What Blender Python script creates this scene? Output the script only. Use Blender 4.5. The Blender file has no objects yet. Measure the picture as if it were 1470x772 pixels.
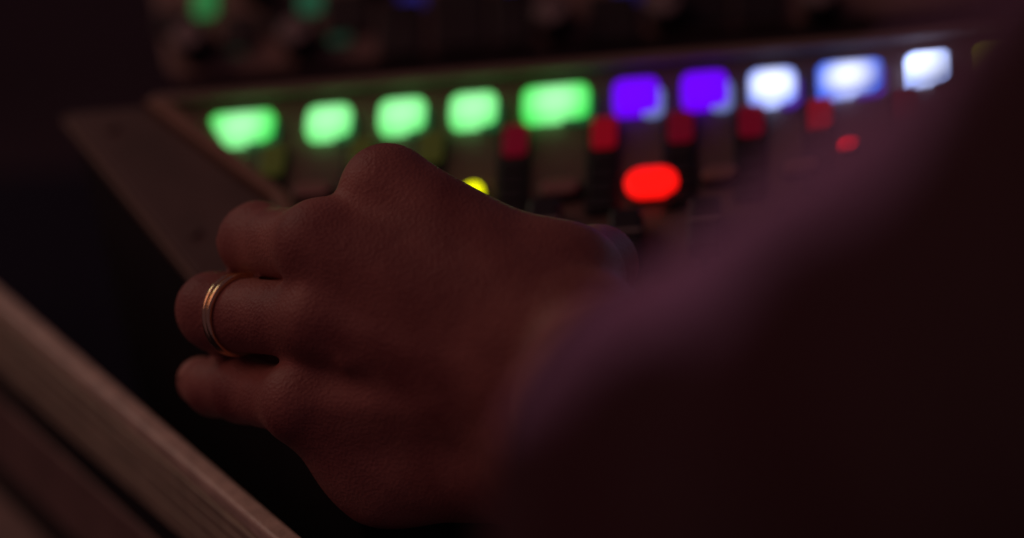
import bpy, bmesh, math, random
import numpy as np
from mathutils import Matrix, Vector
random.seed(4)
S = bpy.context.scene
COL = S.collection

# ------------------------------------------------------------------ camera
CAM_LOC=(0.16807, -0.67026, 0.50512)
CAM_R=(0.98544, 0.09918, -0.13812)
CAM_U=(0.07354, 0.48381, 0.87208)
CAM_B=(0.15332, -0.86953, 0.46947)
HAND=(0.0, 0.0, 0.14)
DECK=(0.04799, 0.13869, 0.1256)
UPPER=(-0.01259, 0.23047, 0.10237)
cd = bpy.data.cameras.new("camera"); cam = bpy.data.objects.new("camera", cd); COL.objects.link(cam)
cd.lens = 100; cd.sensor_width = 36; cd.clip_start = 0.02; cd.clip_end = 60
def basis(a, b, c, loc):
    m = Matrix((a, b, c)).transposed().to_4x4(); m.translation = Vector(loc); return m
cam.matrix_world = basis(CAM_R, CAM_U, CAM_B, CAM_LOC)
cd.dof.use_dof = True; cd.dof.focus_distance = 0.775; cd.dof.aperture_fstop = 3.2
cd.dof.aperture_blades = 0
S.camera = cam

# ------------------------------------------------------------------ world, lamps, exposure
w = bpy.data.worlds.new("World"); S.world = w; w.use_nodes = True
w.node_tree.nodes["Background"].inputs[0].default_value = (0.036, 0.016, 0.024, 1)
w.node_tree.nodes["Background"].inputs[1].default_value = 1.0
S.view_settings.view_transform = 'Standard'; S.view_settings.look = 'None'
S.view_settings.exposure = 0; S.view_settings.gamma = 1; S.view_settings.use_curve_mapping = False
S.cycles.use_denoising = True; S.cycles.use_adaptive_sampling = True; S.cycles.adaptive_threshold = 0.01
def lamp(name, kind, loc, target, energy, color, size=0.3, cone=40, blend=.6):
    l = bpy.data.lights.new(name, kind); o = bpy.data.objects.new(name, l); COL.objects.link(o)
    l.energy = energy; l.color = color
    if kind == 'AREA': l.size = size
    else:
        l.shadow_soft_size = size
        if kind == 'SPOT': l.spot_size = math.radians(cone); l.spot_blend = blend
    o.location = loc
    o.rotation_euler = (Vector(target) - Vector(loc)).to_track_quat('-Z', 'Y').to_euler()
    return o
# warm stage wash from the front left, violet stage spot from behind on the right
lamp('warm_stage_lamp', 'AREA', (-1.35, 0.12, 1.5), (-0.02, 0.03, 0.1), 4.2, (1.0, 0.40, 0.31), 1.3)
lamp('ring_highlight_lamp', 'AREA', (-1.1, .92, .87), (-0.04, 0.0, 0.14), .85, (1.0, .93, .76), .30)  # added lamp, aimed so the gold ring mirrors a pale highlight
lamp('violet_stage_lamp', 'SPOT', (0.62, 1.05, 1.30), (0.213, -0.362, 0.325), 205.0, (0.88, 0.32, 0.58), .10, 15.6, .9)

# ------------------------------------------------------------------ materials
def mat(name, color, rough=.6, metal=0., noise=0., nscale=60., bump=0., bscale=200., spec=.5):
    m = bpy.data.materials.new(name); m.use_nodes = True
    t = m.node_tree; b = t.nodes["Principled BSDF"]
    b.inputs['Base Color'].default_value = (*color, 1); b.inputs['Roughness'].default_value = rough
    b.inputs['Metallic'].default_value = metal; b.inputs['Specular IOR Level'].default_value = spec
    tc = t.nodes.new('ShaderNodeTexCoord')
    if noise:
        n = t.nodes.new('ShaderNodeTexNoise'); n.inputs['Scale'].default_value = nscale; n.inputs['Detail'].default_value = 5
        r = t.nodes.new('ShaderNodeValToRGB')
        r.color_ramp.elements[0].position = .3; r.color_ramp.elements[1].position = .7
        r.color_ramp.elements[0].color = (*[c*(1-noise) for c in color], 1)
        r.color_ramp.elements[1].color = (*[min(1, c*(1+noise)) for c in color], 1)
        t.links.new(tc.outputs['Object'], n.inputs['Vector']); t.links.new(n.outputs['Fac'], r.inputs['Fac'])
        t.links.new(r.outputs['Color'], b.inputs['Base Color'])
    if bump:
        n2 = t.nodes.new('ShaderNodeTexNoise'); n2.inputs['Scale'].default_value = bscale; n2.inputs['Detail'].default_value = 6
        bp = t.nodes.new('ShaderNodeBump'); bp.inputs['Strength'].default_value = bump; bp.inputs['Distance'].default_value = .001
        t.links.new(tc.outputs['Object'], n2.inputs['Vector']); t.links.new(n2.outputs['Fac'], bp.inputs['Height'])
        t.links.new(bp.outputs['Normal'], b.inputs['Normal'])
    return m
def glow(name, core, edge=None, strength=1., radius=.012, centre=(0, 0, 0)):
    m = bpy.data.materials.new(name); m.use_nodes = True
    t = m.node_tree; b = t.nodes["Principled BSDF"]
    b.inputs['Base Color'].default_value = (.02, .02, .02, 1); b.inputs['Roughness'].default_value = .3
    b.inputs['Emission Color'].default_value = (*core, 1); b.inputs['Emission Strength'].default_value = strength
    if edge:                                        # a backlight with its hot spot behind the diffuser
        tc = t.nodes.new('ShaderNodeTexCoord'); mp = t.nodes.new('ShaderNodeMapping'); mp.vector_type = 'POINT'
        mp.inputs['Location'].default_value = [-c/radius for c in centre]
        mp.inputs['Scale'].default_value = (1/radius,)*3
        g = t.nodes.new('ShaderNodeTexGradient'); g.gradient_type = 'SPHERICAL'
        r = t.nodes.new('ShaderNodeValToRGB'); r.color_ramp.interpolation = 'EASE'
        r.color_ramp.elements[0].color = (*edge, 1); r.color_ramp.elements[1].color = (*core, 1)
        r.color_ramp.elements[1].position = .85
        t.links.new(tc.outputs['Object'], mp.inputs[0]); t.links.new(mp.outputs[0], g.inputs[0])
        t.links.new(g.outputs['Fac'], r.inputs['Fac']); t.links.new(r.outputs['Color'], b.inputs['Emission Color'])
    return m
M = {
 'paint': mat('deck_paint', (.18, .13, .10), .55, noise=.12, nscale=40, bump=.15),
 'lip': mat('lip_paint', (.25, .19, .15), .5, noise=.12, nscale=50),
 'dark': mat('dark_plastic', (.018, .018, .022), .45, noise=.2),
 'black': mat('black_metal', (.012, .012, .015), .6, noise=.2),
 'cap': mat('grey_cap', (.30, .27, .26), .5, noise=.1),
 'btn': mat('unlit_button', (.34, .20, .17), .5, noise=.1),
 'table': mat('black_cloth', (.016, .015, .030), .95, noise=.4, nscale=300, bump=.3, bscale=900, spec=.1),
 'floor': mat('dark_floor', (.075, .060, .060), .8, noise=.3, nscale=4),
 'upper': mat('upper_lit_paint', (.30, .22, .18), .55, noise=.12, nscale=40),  # paler than the deck paint, in place of light missing on the tilted panel
 'alu': mat('worn_profile', (.72, .63, .50), .42, 0., noise=.22, nscale=150, bump=.25, bscale=500),
 'face': mat('grooved_face', (.40, .37, .27), .5, 0., noise=.2, nscale=130, bump=.2, bscale=400),
 'ridge': mat('ridge_paint', (.27, .17, .11), .5, noise=.15),
 'cheek': mat('cheek_paint', (.115, .080, .068), .6, noise=.2),
 'panel': mat('case_panel', (.24, .17, .15), .6, noise=.2, nscale=60, bump=.2),
 'gold': mat('gold', (1.0, .82, .46), .2, 1., bump=.06, bscale=900),
 'nail': mat('nail', (.50, .27, .20), .35),
 'cloth': mat('sleeve_cloth', (.050, .011, .017), .95, noise=.25, nscale=500, bump=.5, bscale=1200, spec=.1),
}
M['cloth'].node_tree.nodes["Principled BSDF"].inputs['Sheen Weight'].default_value = .12
M['cloth'].node_tree.nodes["Principled BSDF"].inputs['Sheen Roughness'].default_value = .5
def skin():
    m = bpy.data.materials.new('skin'); m.use_nodes = True; t = m.node_tree; b = t.nodes["Principled BSDF"]
    tc = t.nodes.new('ShaderNodeTexCoord')
    n = t.nodes.new('ShaderNodeTexNoise'); n.inputs['Scale'].default_value = 45; n.inputs['Detail'].default_value = 6
    r = t.nodes.new('ShaderNodeValToRGB'); r.color_ramp.elements[0].position = .3; r.color_ramp.elements[1].position = .75
    r.color_ramp.elements[0].color = (.24, .085, .075, 1); r.color_ramp.elements[1].color = (.46, .215, .165, 1)
    v = t.nodes.new('ShaderNodeTexVoronoi'); v.inputs['Scale'].default_value = 1100; v.feature = 'F1'
    n2 = t.nodes.new('ShaderNodeTexNoise'); n2.inputs['Scale'].default_value = 150; n2.inputs['Detail'].default_value = 9; n2.inputs['Roughness'].default_value = .7; n2.inputs['Distortion'].default_value = 1.2
    a = t.nodes.new('ShaderNodeMath'); a.operation = 'ADD'
    bp = t.nodes.new('ShaderNodeBump'); bp.inputs['Strength'].default_value = .40; bp.inputs['Distance'].default_value = .0007
    L = t.links.new
    for q in (n, v, n2): L(tc.outputs['Object'], q.inputs['Vector'])
    L(n.outputs['Fac'], r.inputs['Fac']); L(r.outputs['Color'], b.inputs['Base Color'])
    vm = t.nodes.new('ShaderNodeMath'); vm.operation = 'MULTIPLY'; vm.inputs[1].default_value = .7; L(v.outputs['Distance'], vm.inputs[0]); L(vm.outputs[0], a.inputs[0]); L(n2.outputs['Fac'], a.inputs[1]); L(a.outputs[0], bp.inputs['Height']); L(bp.outputs['Normal'], b.inputs['Normal'])
    b.inputs['Roughness'].default_value = .52; b.inputs['Specular IOR Level'].default_value = .35
    b.inputs['Subsurface Weight'].default_value = .12; b.inputs['Subsurface Radius'].default_value = (1, .35, .2); b.inputs['Subsurface Scale'].default_value = .003
    return m
M['skin'] = skin()

# ------------------------------------------------------------------ helpers
def empty(name, loc=(0, 0, 0), label=None, cat=None):
    o = bpy.data.objects.new(name, None); COL.objects.link(o); o.location = loc; o.empty_display_size = .02
    if label: o['label'] = label
    if cat: o['category'] = cat
    return o
def link(name, bm, m, parent=None, smooth=False, label=None):
    me = bpy.data.meshes.new(name); bm.normal_update(); bm.to_mesh(me); bm.free(); me.materials.append(m)
    if smooth: me.polygons.foreach_set('use_smooth', [True]*len(me.polygons))
    o = bpy.data.objects.new(name, me); COL.objects.link(o)
    if parent: o.parent = parent
    if label: o['label'] = label
    return o
def copy(o, name_parent):
    c = o.copy(); COL.objects.link(c); c.parent = name_parent
    return c
def prism(pts, z0, z1, bev=0., seg=2):
    bm = bmesh.new()
    f = bm.faces.new([bm.verts.new((x, y, z0)) for x, y in pts])
    r = bmesh.ops.extrude_face_region(bm, geom=[f])
    bmesh.ops.translate(bm, verts=[v for v in r['geom'] if isinstance(v, bmesh.types.BMVert)], vec=(0, 0, z1-z0))
    bmesh.ops.recalc_face_normals(bm, faces=bm.faces)
    if bev:
        bmesh.ops.bevel(bm, geom=[e for e in bm.edges], offset=bev, segments=seg, affect='EDGES', profile=.5)
    return bm
def rrect(w, h, r, n=5, chamfer=None):
    pts = []
    for cx, cy, a0 in ((w/2-r, h/2-r, 0), (-w/2+r, h/2-r, 90), (-w/2+r, -h/2+r, 180), (w/2-r, -h/2+r, 270)):
        for i in range(n+1):
            a = math.radians(a0 + 90*i/n); pts.append((cx + r*math.cos(a), cy + r*math.sin(a)))
    return pts
def ring_pts(rad, n=28): return [(rad*math.cos(2*math.pi*i/n), rad*math.sin(2*math.pi*i/n)) for i in range(n)]
def mm(pts): return [(x*.001, y*.001) for x, y in pts]
def tilt(loc, deg):
    return Matrix.Translation(Vector(loc)) @ Matrix.Rotation(math.radians(deg), 4, 'X')

# ------------------------------------------------------------------ setting
f = link('floor', prism([(-6, -3), (6, -3), (6, 8), (-6, 8)], -.80, -.78), M['floor']); f['kind'] = 'structure'
t = link('table', prism(rrect(1.7, .86, .03), -.07, -.03, .004), M['table'])
t.location = (.15, .02, 0)
t['label'] = 'black cloth covered table under the console and the case'; t['category'] = 'table'

# ------------------------------------------------------------------ mixing console
desk = empty('mixing_console', (DECK[0], DECK[1], -.03), 'grey brown mixing console with a row of glowing channel displays behind the hand', 'mixing console')
deck = empty('deck_frame'); 
def place(o, base, deg, x, y, z=0, rz=0):
    o.matrix_local = Matrix.Translation((0, 0, .03)) @ Matrix.Translation((0, 0, 0)) @ Matrix.Translation(Vector(base) - Vector((DECK[0], DECK[1], 0))) @ Matrix.Rotation(math.radians(deg), 4, 'X') @ Matrix.Translation((x*.001, y*.001, z*.001)) @ Matrix.Rotation(rz, 4, 'Z')
bpy.data.objects.remove(deck)
def on_deck(o, x, y, z=0, rz=0): o.parent = desk; place(o, DECK, 20, x, y, z, rz)
def on_upper(o, x, y, z=0, rz=0): o.parent = desk; place(o, UPPER, 38, x, y, z, rz)

# sloping top plate and the body under it
outline = [(-166, 14), (-62, -133), (330, -133), (330, 14)]
o = link('top_plate', prism(mm(outline), -.004, 0, .001), M['paint']); on_deck(o, 0, 0)
bm = bmesh.new()
ct, st = math.cos(math.radians(20)), math.sin(math.radians(20))
top = [((x+2.5)*.001 if x < 0 else x*.001, y*.001*ct, DECK[2] + y*.001*st - .0055) for x, y in [(-164, 15), (-60, -131), (329, -131), (329, 15)]]
vt = [bm.verts.new((x, y, z + .03)) for x, y, z in top]; vb = [bm.verts.new((x, y, 0.001)) for x, y, z in top]
bm.faces.new(vt); bm.faces.new(vb[::-1])
for i in range(4): bm.faces.new((vt[i], vb[i], vb[(i+1) % 4], vt[(i+1) % 4]))
bmesh.ops.recalc_face_normals(bm, faces=bm.faces)
o = link('body', bm, M['black'], desk)
# rear lip, left end cheek and its raised ridge
o = link('rear_lip', prism([(-.134, -.0022), (.330, -.0022), (.330, .0022), (-.134, .0022)], 0, .0035, .0012), M['lip']); on_deck(o, 0, 15.3, .2)
o = link('end_cheek', prism(mm([(-163, 12), (-136, 12), (-88, -36), (-50, -128), (-64, -128)]), .0002, .004, .0012), M['cheek']); on_deck(o, 0, 0)
o = link('ridge', prism(mm([(-136, 12.2), (-128, 12.2), (-81, -36), (-44, -128), (-49, -128), (-87.5, -36)]), .0004, .0075, .0016), M['ridge']); on_deck(o, 0, 0)

sc0 = None
for x, y in ((-146, 3), (-112, -46), (-76, -100)):
    if sc0 is None: sc0 = b = link('screw', prism(mm(ring_pts(2.1, 14)), 0, .0009, .0003), M['cheek'], desk)
    else: b = copy(sc0, desk)
    on_deck(b, x, y, 4.05)
# ---- channel strips
GR = glow('green_backlight', (.47, 1.25, .53), (.040, .92, .09), 1.0, .0130)
VI = glow('violet_backlight', (.17, .0, 1.1), (.15, .0, 1.0), 1.0, .012, (-.002, 0, 0))
BL = glow('white_blue_backlight', (1.3, 1.4, 1.7), (.045, .17, 1.15), 1.0, .0118)
B2 = glow('overexposed_backlight', (3.6, 4.0, 5.4), (.3, .9, 3.6), 1.0, .0135)
YE = glow('yellow_backlight', (.30, .25, .03), None, 1.0)
side = {'g': glow('green_ghost_glow', (.010, .075, .024)), 'v': glow('violet_ghost_glow', (.16, .20, .5)), 'b': glow('violet_rim_ghost', (.07, .02, .3)), 'w': M['dark'], 'y': M['dark']}  # bezel emission stands in for the displays' ghost reflections at lower right
col = {'g': GR, 'v': VI, 'b': BL, 'w': B2, 'y': YE}
words = {'g': 'display lit green', 'v': 'display lit violet', 'b': 'display lit bluish white', 'w': 'display lit bright white at the edge of the sleeve', 'y': 'display lit dull yellow'}
strips = [  # u, v, width, height, colour
 ((-102.2, 0.5), 23.0, 15.5, 'g'), ((-73.4, 0.0), 15.6, 16.2, 'g'), ((-49.5, 0.1), 16.2, 16.6, 'g'), ((-26.4, -0.1), 16.2, 16.8, 'g'),
 ((0.0, -0.0), 23.2, 17.4, 'g'), ((25.5, 0.1), 15.8, 17.4, 'v'), ((47.1, 0.4), 15.8, 17.8, 'v'), ((68.4, 0.1), 16.2, 18.0, 'b'),
 ((92.7, 0.3), 22.6, 18.4, 'b'), ((117.3, 1.0), 16.0, 18.0, 'w'), ((138.8, 1.2), 16.0, 18.0, 'y')]
for (u, v), wd, hg, c in strips:
    full = wd; wd *= .92; hg *= .80; v -= 1.3 + (.9 if c in 'bw' else 0)
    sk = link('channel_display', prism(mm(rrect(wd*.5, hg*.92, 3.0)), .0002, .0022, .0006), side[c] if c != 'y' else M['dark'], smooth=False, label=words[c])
    on_deck(sk, u + wd*.25 + 1.4, v - 1.8)
    pts = rrect(wd, hg, 3.4)
    if (u, full) == (strips[0][0][0], 23.0):
        pts = [(-wd/2, hg/2-2), (-wd/2+2, hg/2), (wd/2-2, hg/2), (wd/2, hg/2-2), (wd/2, -hg/2+2.5), (wd/2-2.5, -hg/2), (-wd/2+7.0, -hg/2), (-wd/2+5.4, -hg/2+.8)][::-1]
    ln = link('lens', prism(mm(pts), -.0021, .0018, .0005), col[c], sk)
    ln.location = (-.0014 - wd*.00025, .0018, .0023)

# dark level meters between the displays: a lit red or olive top cell each, then a column of unlit cells
RED = glow('dim_red_cell', (.17, .0005, .005)); OLV = glow('dim_olive_cell', (.028, .027, .004)); RED2 = glow('dimmer_red_cell', (.085, .0005, .006))
slot_bm = prism(mm(rrect(10.5, 40, 2)), .0002, .0014, .0004)
slot0 = link('level_meter', slot_bm, M['black'], desk)
cell_me = prism(mm(rrect(8.0, 13.0, 2)), 0, .0012, .0003)
cell0 = None
unl_me = None
meters = [(-90.8, OLV, 0), (-62, OLV, 0), (-39.5, OLV, 0), (-12.6, RED2, 1), (15.5, RED, 1), (39.5, RED2, 1), (61.5, RED2, 1), (83.0, RED, 1), (110, RED2, 1), (133, RED2, 1)]
for i, (u, m, lit) in enumerate(meters):
    s_ = slot0 if i == 0 else copy(slot0, desk)
    on_deck(s_, u - .4, -29)
    if cell0 is None:
        cell0 = link('top_cell', cell_me, m, s_); c_ = cell0
    else:
        c_ = copy(cell0, s_); c_.data = c_.data.copy(); c_.data.materials[0] = m
    c_.location = (.0005, .0135, .0015)
    c_['label'] = 'meter cell lit dim red' if lit else 'meter cell lit dull olive'
    for k in range(4):
        if unl_me is None:
            uo = link('unlit_cell', prism(mm(rrect(7.2, 4.6, .8)), 0, .0008, .0002), M['dark'], s_); unl_me = uo
        else: uo = copy(unl_me, s_)
        uo.location = (0, .0025 - k*.0060, .0015)
# mute buttons under the displays: pill shaped caps on dark collars
PR = glow('bright_red_button', (1.3, .008, .005)); PY = glow('bright_yellow_button', (1.5, 1.5, .0)); PD = glow('dim_red_button', (1.0, .002, .02))
buttons = [(-76, -31, 12, 6, M['btn'], None), (-50, -33, 12, 6, M['btn'], None), ((-24.6, -36.6)[0], (-24.6, -36.6)[1], 6.2, 6.2, PY, 'round button lit yellow'),
 ((2.5, -38.0)[0], (2.5, -38.0)[1], 12, 6.5, M['btn'], None), ((30.9, -38.7)[0], (30.9, -38.7)[1], 16.4, 11.8, PR, 'oval button lit bright red'),
 ((51.9, -37.5)[0], (51.9, -37.5)[1], 11, 6.0, M['btn'], None), (77, -38, 11, 6, M['btn'], None), ((91.7, -30.4)[0], (91.7, -30.4)[1], 6.6, 5.0, PD, 'button lit dim red'), (121, -33, 11, 6, M['btn'], None)]
for u, v, wd, hg, m, lb in buttons:
    b_ = link('mute_button', prism(mm(rrect(wd+2, hg+2, min(wd, hg)/2)), .0002, .0012, .0003), M['dark'], label=lb)
    on_deck(b_, u, v)
    c_ = link('button_cap', prism(mm(rrect(wd, hg, min(wd, hg)/2-.1, 8)), 0, .0026, .0007), m, b_); c_.location = (0, 0, .0013)
# faders: slot, and a cap with a white line
cap_bm = prism([(-.0050, -.010), (.0050, -.010), (.0050, .010), (-.0050, .010)], 0, .008, .0012)
for v in cap_bm.verts:
    if v.co.z > .004 and abs(v.co.y) < .0095: v.co.y *= .8
fs0 = link('fader_slot', prism(mm(rrect(3.0, 74, 1.4)), .0002, .0008), M['dark'], desk)
fc0 = link('fader_cap', cap_bm, M['dark'], fs0)
fl0 = link('cap_line', prism([(-.0049, -.0006), (.0049, -.0006), (.0049, .0006), (-.0049, .0006)], 0, .0004), M['cap'], fc0)
us = [-50, -26, 3, 28, 52, 75, 99, 124]
for i, u in enumerate(us):
    a = fs0 if i == 0 else copy(fs0, desk)
    on_deck(a, u - 4, -90)
    b = fc0 if i == 0 else copy(fc0, a)
    b.location = (0, [.0, .012, .033, .026, .028, -.01, .015, .005][i], .0012)
    c = fl0 if i == 0 else copy(fl0, b)
    c.location = (0, 0, .0081)

# ---- upper control panel behind a dark trough
o = link('upper_panel', prism(mm([(-92, 8), (-87, 3.5)] + [(340, 3.5), (340, 150), (-122, 150)]), -.012, 0, .002), M['upper']); on_upper(o, 0, 0)
o = link('trough', prism([(-.155, .002), (.330, .002), (.330, .20), (-.155, .20)], 0, .05), M['black']); o.parent = desk
o.location = (0, .016, .001)
o = link('rear_riser', prism([(-.070, 0), (.330, 0), (.330, .10), (-.070, .10)], 0, .085), M['black']); o.parent = desk
o.location = (0, .065, .0015)
body0 = link('rotary_knob', prism(mm(ring_pts(7.2)), .0002, .011, .0012), M['dark'], desk)
cap0 = link('knob_cap', prism(mm(ring_pts(5.6)), 0, .0024, .0008), M['cap'], body0)
ptr0 = link('pointer', prism([(-.0005, .001), (.0005, .001), (.0005, .0052), (-.0005, .0052)], 0, .0004), M['dark'], cap0)
knobs = [(-80.4, 14.1), (-41.5, 12.0), (49.7, 10.9), (89.0, 10.4), (142.2, 8.4)] + [(x, 36) for x in (-58, -15, 30, 75, 120)]
first = True
for x, y in knobs:
    a = body0 if first else copy(body0, desk)
    on_upper(a, x, y, 0, random.uniform(-1.5, 1.5))
    b = cap0 if first else copy(cap0, a); b.location = (0, 0, .0112)
    c = ptr0 if first else copy(ptr0, b); c.location = (0, 0, .0025)
    first = False
GL = glow('green_indicator', (.02, .17, .045)); GD = glow('dim_green_indicator', (.011, .07, .035)); BU = glow('blue_indicator', (.015, .012, .13)); DG = glow('faint_green_indicator', (.006, .028, .016))
for (x, y), wd, hg, m, lb in [((-78.1, 33.7), 8, 13, GL, 'indicator lit green'), ((-39.3, 29.2), 8.5, 9, GD, 'indicator lit dim green'), ((-2.2, 26.6), 9, 7, BU, 'indicator lit faint blue'),
    ((34.5, 23.8), 9, 7, BU, 'indicator lit faint blue'), ((-65.6, 15.5), 8, 8, DG, None), ((-28.4, 15.2), 8, 8, DG, None), ((74.6, 20.3), 9, 7, BU, None)]:
    a = link('indicator', prism(mm(rrect(wd, hg, 2)), .0002, .002, .0005), m, label=lb); on_upper(a, x, y)
kb0 = None
for (x, y), wd, hg in [((-89.2, 25.6), 13, 10), ((-64.7, 18.7), 12, 14), ((-49.7, 23.5), 13, 11), ((-25.4, 22.8), 16, 17), ((-6.4, 14.5), 16, 22), ((14.9, 16.5), 20, 24), ((33.7, 15.3), 14, 22), ((69.4, 11.2), 18, 20), ((98.8, 13.2), 22, 16), ((120.7, 13.0), 18, 16)]:
    a = link('dark_button', prism(mm(rrect(wd, hg, 2.2)), .0002, .003, .0008), M['dark']); on_upper(a, x, y)

# ------------------------------------------------------------------ flight case rim, lower left
case = empty('flight_case', (-.016, -.026, -.03), 'brown case corner with a grooved metal edge running diagonally at lower left', 'flight case')
d = Vector((-.628, .778, 0)); n = Vector((-.778, -.628, 0))
case.matrix_world = basis(tuple(d), tuple(n), (0, 0, -1), (-.0167, -.0253, .0773))
case.matrix_world = basis(tuple(-d), tuple(n), (0, 0, 1), (-.0167, -.0253, -.03))
ZT = .1073
L0, L1 = -.42, .24
def bar(name, y0, y1, z0, z1, m, bev=.0008, lab=None):
    o = link(name, prism([(L0, y0), (L1, y0), (L1, y1), (L0, y1)], z0, z1, bev), m, case, label=lab); return o
bar('edge_cap', -.0008, .0056, ZT-.006, ZT, M['alu'], .0012)
bar('case_wall', .0012, .0040, .004, ZT-.0065, M['black'], 0)
z = ZT-.0065
for hgt in (.0050, .0058, .0074, .0092):
    bar('profile_rib', .0042, .0062, z-hgt+.0007, z, M['face'], .0005); z -= hgt
bar('middle_panel', .0042, .0060, .024, .0600, M['panel'], .0012)
bar('foot_rail', .0042, .0200, .0015, .0060, M['panel'], .0012)

# ------------------------------------------------------------------ person: signed distance fields -> one continuous skin
def axes(lo, hi, h):
    return [np.arange(lo[i], hi[i]+h, h, dtype=np.float32) for i in range(3)]
def capsule(G, a, b, ra, rb):
    a = np.array(a, np.float32); b = np.array(b, np.float32); ab = b-a; L2 = float(ab @ ab)
    X, Y, Z = G
    t = ((X-a[0])*ab[0] + (Y-a[1])*ab[1] + (Z-a[2])*ab[2])/L2
    np.clip(t, 0, 1, out=t)
    dd = (X-a[0]-t*ab[0])**2; dd += (Y-a[1]-t*ab[1])**2; dd += (Z-a[2]-t*ab[2])**2
    return np.sqrt(dd) - (ra + (rb-ra)*t)
def smin(a, b, k):
    h = np.maximum(k-np.abs(a-b), 0)/k
    return np.minimum(a, b) - h*h*k*.25
def chain(G, pts, k=3.):
    out = None
    for (a, ra), (b, rb) in zip(pts[:-1], pts[1:]):
        c = capsule(G, a, b, ra, rb); out = c if out is None else smin(out, c, k)
    return out
def surface_nets(F, ax):
    ins = F < 0
    nx, ny, nz = F.shape
    cnt = np.zeros((nx-1, ny-1, nz-1), np.int8)
    for i in (0, 1):
        for j in (0, 1):
            for k in (0, 1): cnt += ins[i:nx-1+i, j:ny-1+j, k:nz-1+k]
    act = np.argwhere((cnt > 0) & (cnt < 8))
    idx = -np.ones(cnt.shape, np.int64); idx[tuple(act.T)] = np.arange(len(act))
    acc = np.zeros((len(act), 3)); num = np.zeros(len(act))
    C8 = [(i, j, k) for i in (0, 1) for j in (0, 1) for k in (0, 1)]
    for a in C8:
        for b in C8:
            if sum(b)-sum(a) != 1 or any(bb < aa for aa, bb in zip(a, b)): continue
            fa = F[tuple((act+a).T)]; fb = F[tuple((act+b).T)]
            m = (fa < 0) != (fb < 0)
            t = np.where(m, fa/np.where(m, fa-fb, 1), 0)
            p = np.array(a)[None] + t[:, None]*(np.array(b)-np.array(a))[None]
            acc[m] += p[m]; num[m] += 1
    V = act + acc/num[:, None]
    V = np.stack([ax[i][0] + V[:, i]*(ax[i][1]-ax[i][0]) for i in range(3)], 1)
    quads = []
    for d_ in range(3):
        e = [0, 0, 0]; e[d_] = 1; o1, o2 = [(1, 2), (2, 0), (0, 1)][d_]
        sl = [slice(1, -1)]*3; sl[d_] = slice(0, -1)
        s2 = list(sl); s2[d_] = slice(1, None)
        A = ins[tuple(sl)]; B = ins[tuple(s2)]
        ch = np.argwhere(A != B)
        if not len(ch): continue
        base = ch.copy()
        for q in (o1, o2): base[:, q] += 1
        inside = A[tuple(ch.T)]
        def at(a1, a2):
            p = base.copy(); p[:, o1] -= a1; p[:, o2] -= a2
            p = np.minimum(p, np.array(cnt.shape)-1); return idx[tuple(p.T)]
        q = np.stack([at(1, 1), at(0, 1), at(0, 0), at(1, 0)], 1)
        q[~inside] = q[~inside][:, ::-1]
        quads.append(q)
    Q = np.concatenate(quads); Q = Q[(Q >= 0).all(1)]
    return V, Q
def mesh_obj(name, V, Q, m, parent):
    me = bpy.data.meshes.new(name); me.from_pydata((V*.001).tolist(), [], Q.tolist()); me.materials.append(m)
    me.polygons.foreach_set('use_smooth', [True]*len(me.polygons)); me.update()
    o = bpy.data.objects.new(name, me); COL.objects.link(o); o.parent = parent
    return o
person = empty('person', HAND, 'person in a dark sleeve reaching the right hand to the console, ring on one finger', 'person')
person.matrix_world = basis(CAM_R, CAM_U, CAM_B, HAND)

# joints of the hand in millimetres (x along the forearm, y up the back of the hand, z out of it)
I0, I1, I2, I3 = (14.7, 27.4, 5.0), (10.8, 23.7, -35.0), (12.8, 14.9, -58.0), (18.3, 6.7, -76.0)
M0, M1, M2, M3 = (-2.8, 12.9, 10.0), (-24.5, 14.2, -26.0), (-19.5, 5.7, -52.0), (-10.8, 1.5, -72.0)
R0, R1, R2, R3 = (-2.6, -7.8, 12.0), (-34.5, -5.9, -23.0), (-29.6, -13.7, -46.0), (-21.3, -17.2, -68.0)
P0, P1, P2, P3 = (-7.5, -30.1, 2.0), (-26.9, -28.1, -22.0), (-36.6, -27.5, -36.0), (-41.4, -26.2, -45.0)
T0, T1, T2, T3 = (62.3, 2.4, 18.0), (72.5, 7.5, -10.0), (55.8, 8.7, -42.0), (34.8, 5.2, -70.0)
WI, WM, WP = (68.7, -12.4, 38.0), (73.1, -28.6, 42.0), (57.1, -43.9, 23.0)
FA, FB, EL = (78.5, -31.0, 65.0), (88.9, -38.1, 160.0), (98.5, -44.5, 265.0)
HT = (15.5, -42.3, -5.0)

ax = axes((-70, -125, -95), (125, 65, 275), 1.25)
G = (ax[0][:, None, None], ax[1][None, :, None], ax[2][None, None, :])
palm = chain(G, [(I0, 10), (WI, 13)])
for a, ra, b, rb in [(M0, 10.5, WM, 15), (R0, 10.5, WM, 15), (P0, 10.8, HT, 20.5), (HT, 20.5, WP, 17), (I0, 9.5, WM, 15), (M0, 10, WI, 14), (P0, 9, WM, 14),
                     (WI, 13, T0, 13.5), (T0, 13.5, T1, 10.3), (I0, 8.5, T0, 13.5), (WI, 14, FA, 24), (WM, 17, FA, 24), (WP, 17, FA, 24)]:
    palm = smin(palm, capsule(G, a, b, ra, rb), 8.)
palm = smin(palm, chain(G, [(FA, 25), (FB, 33), (EL, 40)], 10.), 14.)
def finger(p, rad, k0=5.5, bend=()):
    return chain(G, list(zip(p, rad)), 2.2)
fi = [finger((I0, I1, I2, I3), (10.6, 9.4, 8.4, 7.2)), finger((M0, M1, M2, M3), (10.2, 9.9, 8.8, 7.4)),
      finger((R0, R1, R2, R3), (10.0, 10.6, 8.8, 7.4)), finger((P0, P1, P2, P3), (9.6, 8.8, 8.1, 7.2)), finger((T0, T1, T2, T3), (10.5, 9.6, 9.0, 8.0))]
F_ = palm
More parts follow.
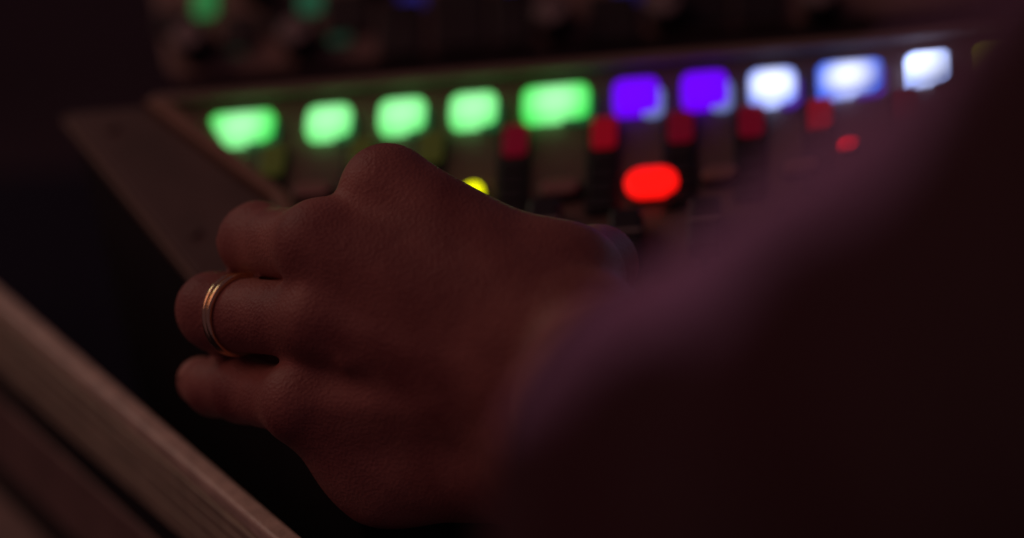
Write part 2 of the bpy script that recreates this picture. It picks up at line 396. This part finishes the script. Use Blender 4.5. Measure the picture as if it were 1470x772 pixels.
for i, q in enumerate(fi):
    pp = smin(palm, q, 5.5)
    F_ = pp if i == 0 else smin(F_, pp, .9)
# raised knuckles, tendons running back from them, creases across the bent middle joints
for c, rr in ((I0, 11.4), (M0, 10.6), (R0, 10.4), (P0, 10.2)):
    cc = np.array(c) + np.array((0, 1.5, 2.2))
    F_ = smin(F_, capsule(G, cc, cc + np.array((.5, 0, 0)), rr-3.6, rr-3.6), 7.)
for a, b in ((I0, WI), (M0, WM), (R0, WM), (P0, WM)):
    a2 = np.array(a) + np.array((2, 0, 9.2)); b2 = np.array(b) + np.array((0, 0, 12.))
    F_ = smin(F_, capsule(G, a2, b2, 1.7, 1.7), 5.)
for p, q, s_ in ((M0, M1, 1.3), (R0, R1, .8), (P0, P1, .5), (P1, P2, .4), (I0, I1, .4), (T0, T1, .5)):
    a = np.array(p); b = np.array(q); dd = (b-a)/np.linalg.norm(b-a)
    s = (G[0]-b[0])*dd[0] + (G[1]-b[1])*dd[1] + (G[2]-b[2])*dd[2]
    rr = (G[0]-b[0])**2 + (G[1]-b[1])**2 + (G[2]-b[2])**2
    F_ = F_ + s_*np.cos(s*2*math.pi/3.1 + np.sin(G[1]*.45))*np.exp(-rr/11.**2)*.55
for c, o_, rr in ((M1, (1.5, 3.5, 2.5), 7.2), (R1, (-2.5, 2.0, 1.5), 8.2), (P1, (0, 2, 2), 6.6)):
    cc = np.array(c) + np.array(o_); F_ = smin(F_, capsule(G, cc, cc + np.array((.5, .5, 0)), rr, rr), 4.)
for pts in ([(8.9, 0.2, 23.0), (22.0, 3.9, 28.0), (35.0, -1.6, 33.0), (49.6, -3.4, 35.0)], [(5.1, -18.3, 23.0), (19.3, -14.5, 29.0), (31.4, -18.0, 34.0), (46.0, -14.2, 37.0)]):
    off = np.array((0, 0, 1.))
    F_ = smin(F_, chain(G, [(tuple(np.array(p) + off*0), 1.3) for p in pts]), 4.)
V, Q = surface_nets(F_.astype(np.float32), ax)
body = mesh_obj('body', V, Q, M['skin'], person)
sm = body.modifiers.new('smooth', 'SMOOTH'); sm.factor = .5; sm.iterations = 2

# fingernails on the tips
def nail(tip, prev, out, w, l, rad):
    t_ = Vector(tip); dd = (t_-Vector(prev)).normalized(); up = Vector(out); up = (up - dd*up.dot(dd)).normalized(); sd = dd.cross(up)
    bm = bmesh.new(); rows = []
    for lay in (0, 1):
        for i in range(7):
            for j in range(7):
                y = -.62*l + l*i/6*1.05; a = (j/6-.5)*1.9*(1 - .25*max(0, i/6-.5)**2*2 - .2*max(0, .35-i/6))
                rr = math.sqrt(max(4., rad*rad - max(0, y)**2)) + (.22 if lay else -.6)
                rows.append(bm.verts.new((t_ + dd*y + up*rr*math.cos(a) + sd*rr*math.sin(a))*.001))
    g = lambda l_, i, j: rows[l_*49 + i*7 + j]
    for i in range(6):
        for j in range(6):
            bm.faces.new((g(1, i, j), g(1, i, j+1), g(1, i+1, j+1), g(1, i+1, j)))
            bm.faces.new((g(0, i, j), g(0, i+1, j), g(0, i+1, j+1), g(0, i, j+1)))
    for i in range(6):
        for j in (0, 6): bm.faces.new((g(0, i, j), g(1, i, j), g(1, i+1, j), g(0, i+1, j)) )
    for j in range(6):
        for i in (0, 6): bm.faces.new((g(0, i, j), g(1, i, j), g(1, i, j+1), g(0, i, j+1)))
    bmesh.ops.recalc_face_normals(bm, faces=bm.faces)
    return link('fingernail', bm, M['nail'], person, True)
nail(P3, P2, (-.25, .75, .45), 9, 9.0, 7.15)

# sleeve of a dark jacket over wrist, forearm and upper arm
ax = axes((0, -175, -30), (250, 175, 560), 3.0)
G = (ax[0][:, None, None], ax[1][None, :, None], ax[2][None, None, :])
S0, S1, S2, S3, S4 = (84.2, -34.0, 158.0), (93.0, -38.2, 210.0), (101.4, -43.7, 285.0), (151.9, 0.7, 420.0), (165, 40, 545)
out = chain(G, [(S0, 37), (S1, 44), (S2, 56), (S3, 58), (S4, 66)], 12.)
ins_ = chain(G, [(tuple(1.6*np.array(S0)-.6*np.array(S1)), 30), (S0, 30.5), (S1, 35)], 8.)
n_ = np.array(S1)-np.array(S0); n_ = n_/np.linalg.norm(n_)
cut = -((G[0]-S0[0])*n_[0] + (G[1]-S0[1])*n_[1] + (G[2]-S0[2])*n_[2])
along = -cut
env = np.clip(along/60, 0, 1)
out = out + env*.6*(1.3*np.sin(along*.11 + .05*G[1] + 2.2*np.sin(G[0]*.04)) + 1.0*np.sin(G[1]*.085 - along*.05 + 1.5*np.sin(along*.05)) + .6*np.sin(G[0]*.17 + G[1]*.13))
Fs = -smin(-out, -cut, 9.)
Fs = np.maximum(Fs, -ins_)
V, Q = surface_nets(Fs.astype(np.float32), ax)
sl = mesh_obj('jacket_sleeve', V, Q, M['cloth'], person)
sm = sl.modifiers.new('smooth', 'SMOOTH'); sm.factor = .5; sm.iterations = 3

# ------------------------------------------------------------------ gold ring of two thin bands
a = Vector(R0); b = Vector(R1); axis = (b-a).normalized()
ring = empty('gold_ring', (0, 0, 0), 'thin gold ring of two bands on the bent finger of the hand', 'ring')
ctr = a + (b-a)*.78
rot = axis.to_track_quat('Z', 'Y').to_matrix().to_4x4()
ring.matrix_world = person.matrix_world @ Matrix.Translation(ctr*.001) @ rot
def torus(R_, r_, n=72, k=12, sx=1.):
    bm = bmesh.new(); vs = []
    for i in range(n):
        a = 2*math.pi*i/n
        for j in range(k):
            b = 2*math.pi*j/k
            vs.append(bm.verts.new(((R_ + r_*math.cos(b))*math.cos(a), (R_ + r_*math.cos(b))*math.sin(a), sx*r_*math.sin(b))))
    for i in range(n):
        for j in range(k):
            bm.faces.new((vs[i*k+j], vs[((i+1) % n)*k+j], vs[((i+1) % n)*k+(j+1) % k], vs[i*k+(j+1) % k]))
    bmesh.ops.recalc_face_normals(bm, faces=bm.faces)
    return bm
RR = .01095
b1 = link('band', torus(RR, .00095, sx=1.0), M['gold'], ring, True)
b2 = copy(b1, ring); b1.location = (0, 0, .0012); b2.location = (0, 0, -.0012)
b2.rotation_euler = (math.radians(3), math.radians(-4), 0)
bpy.context.view_layer.update()
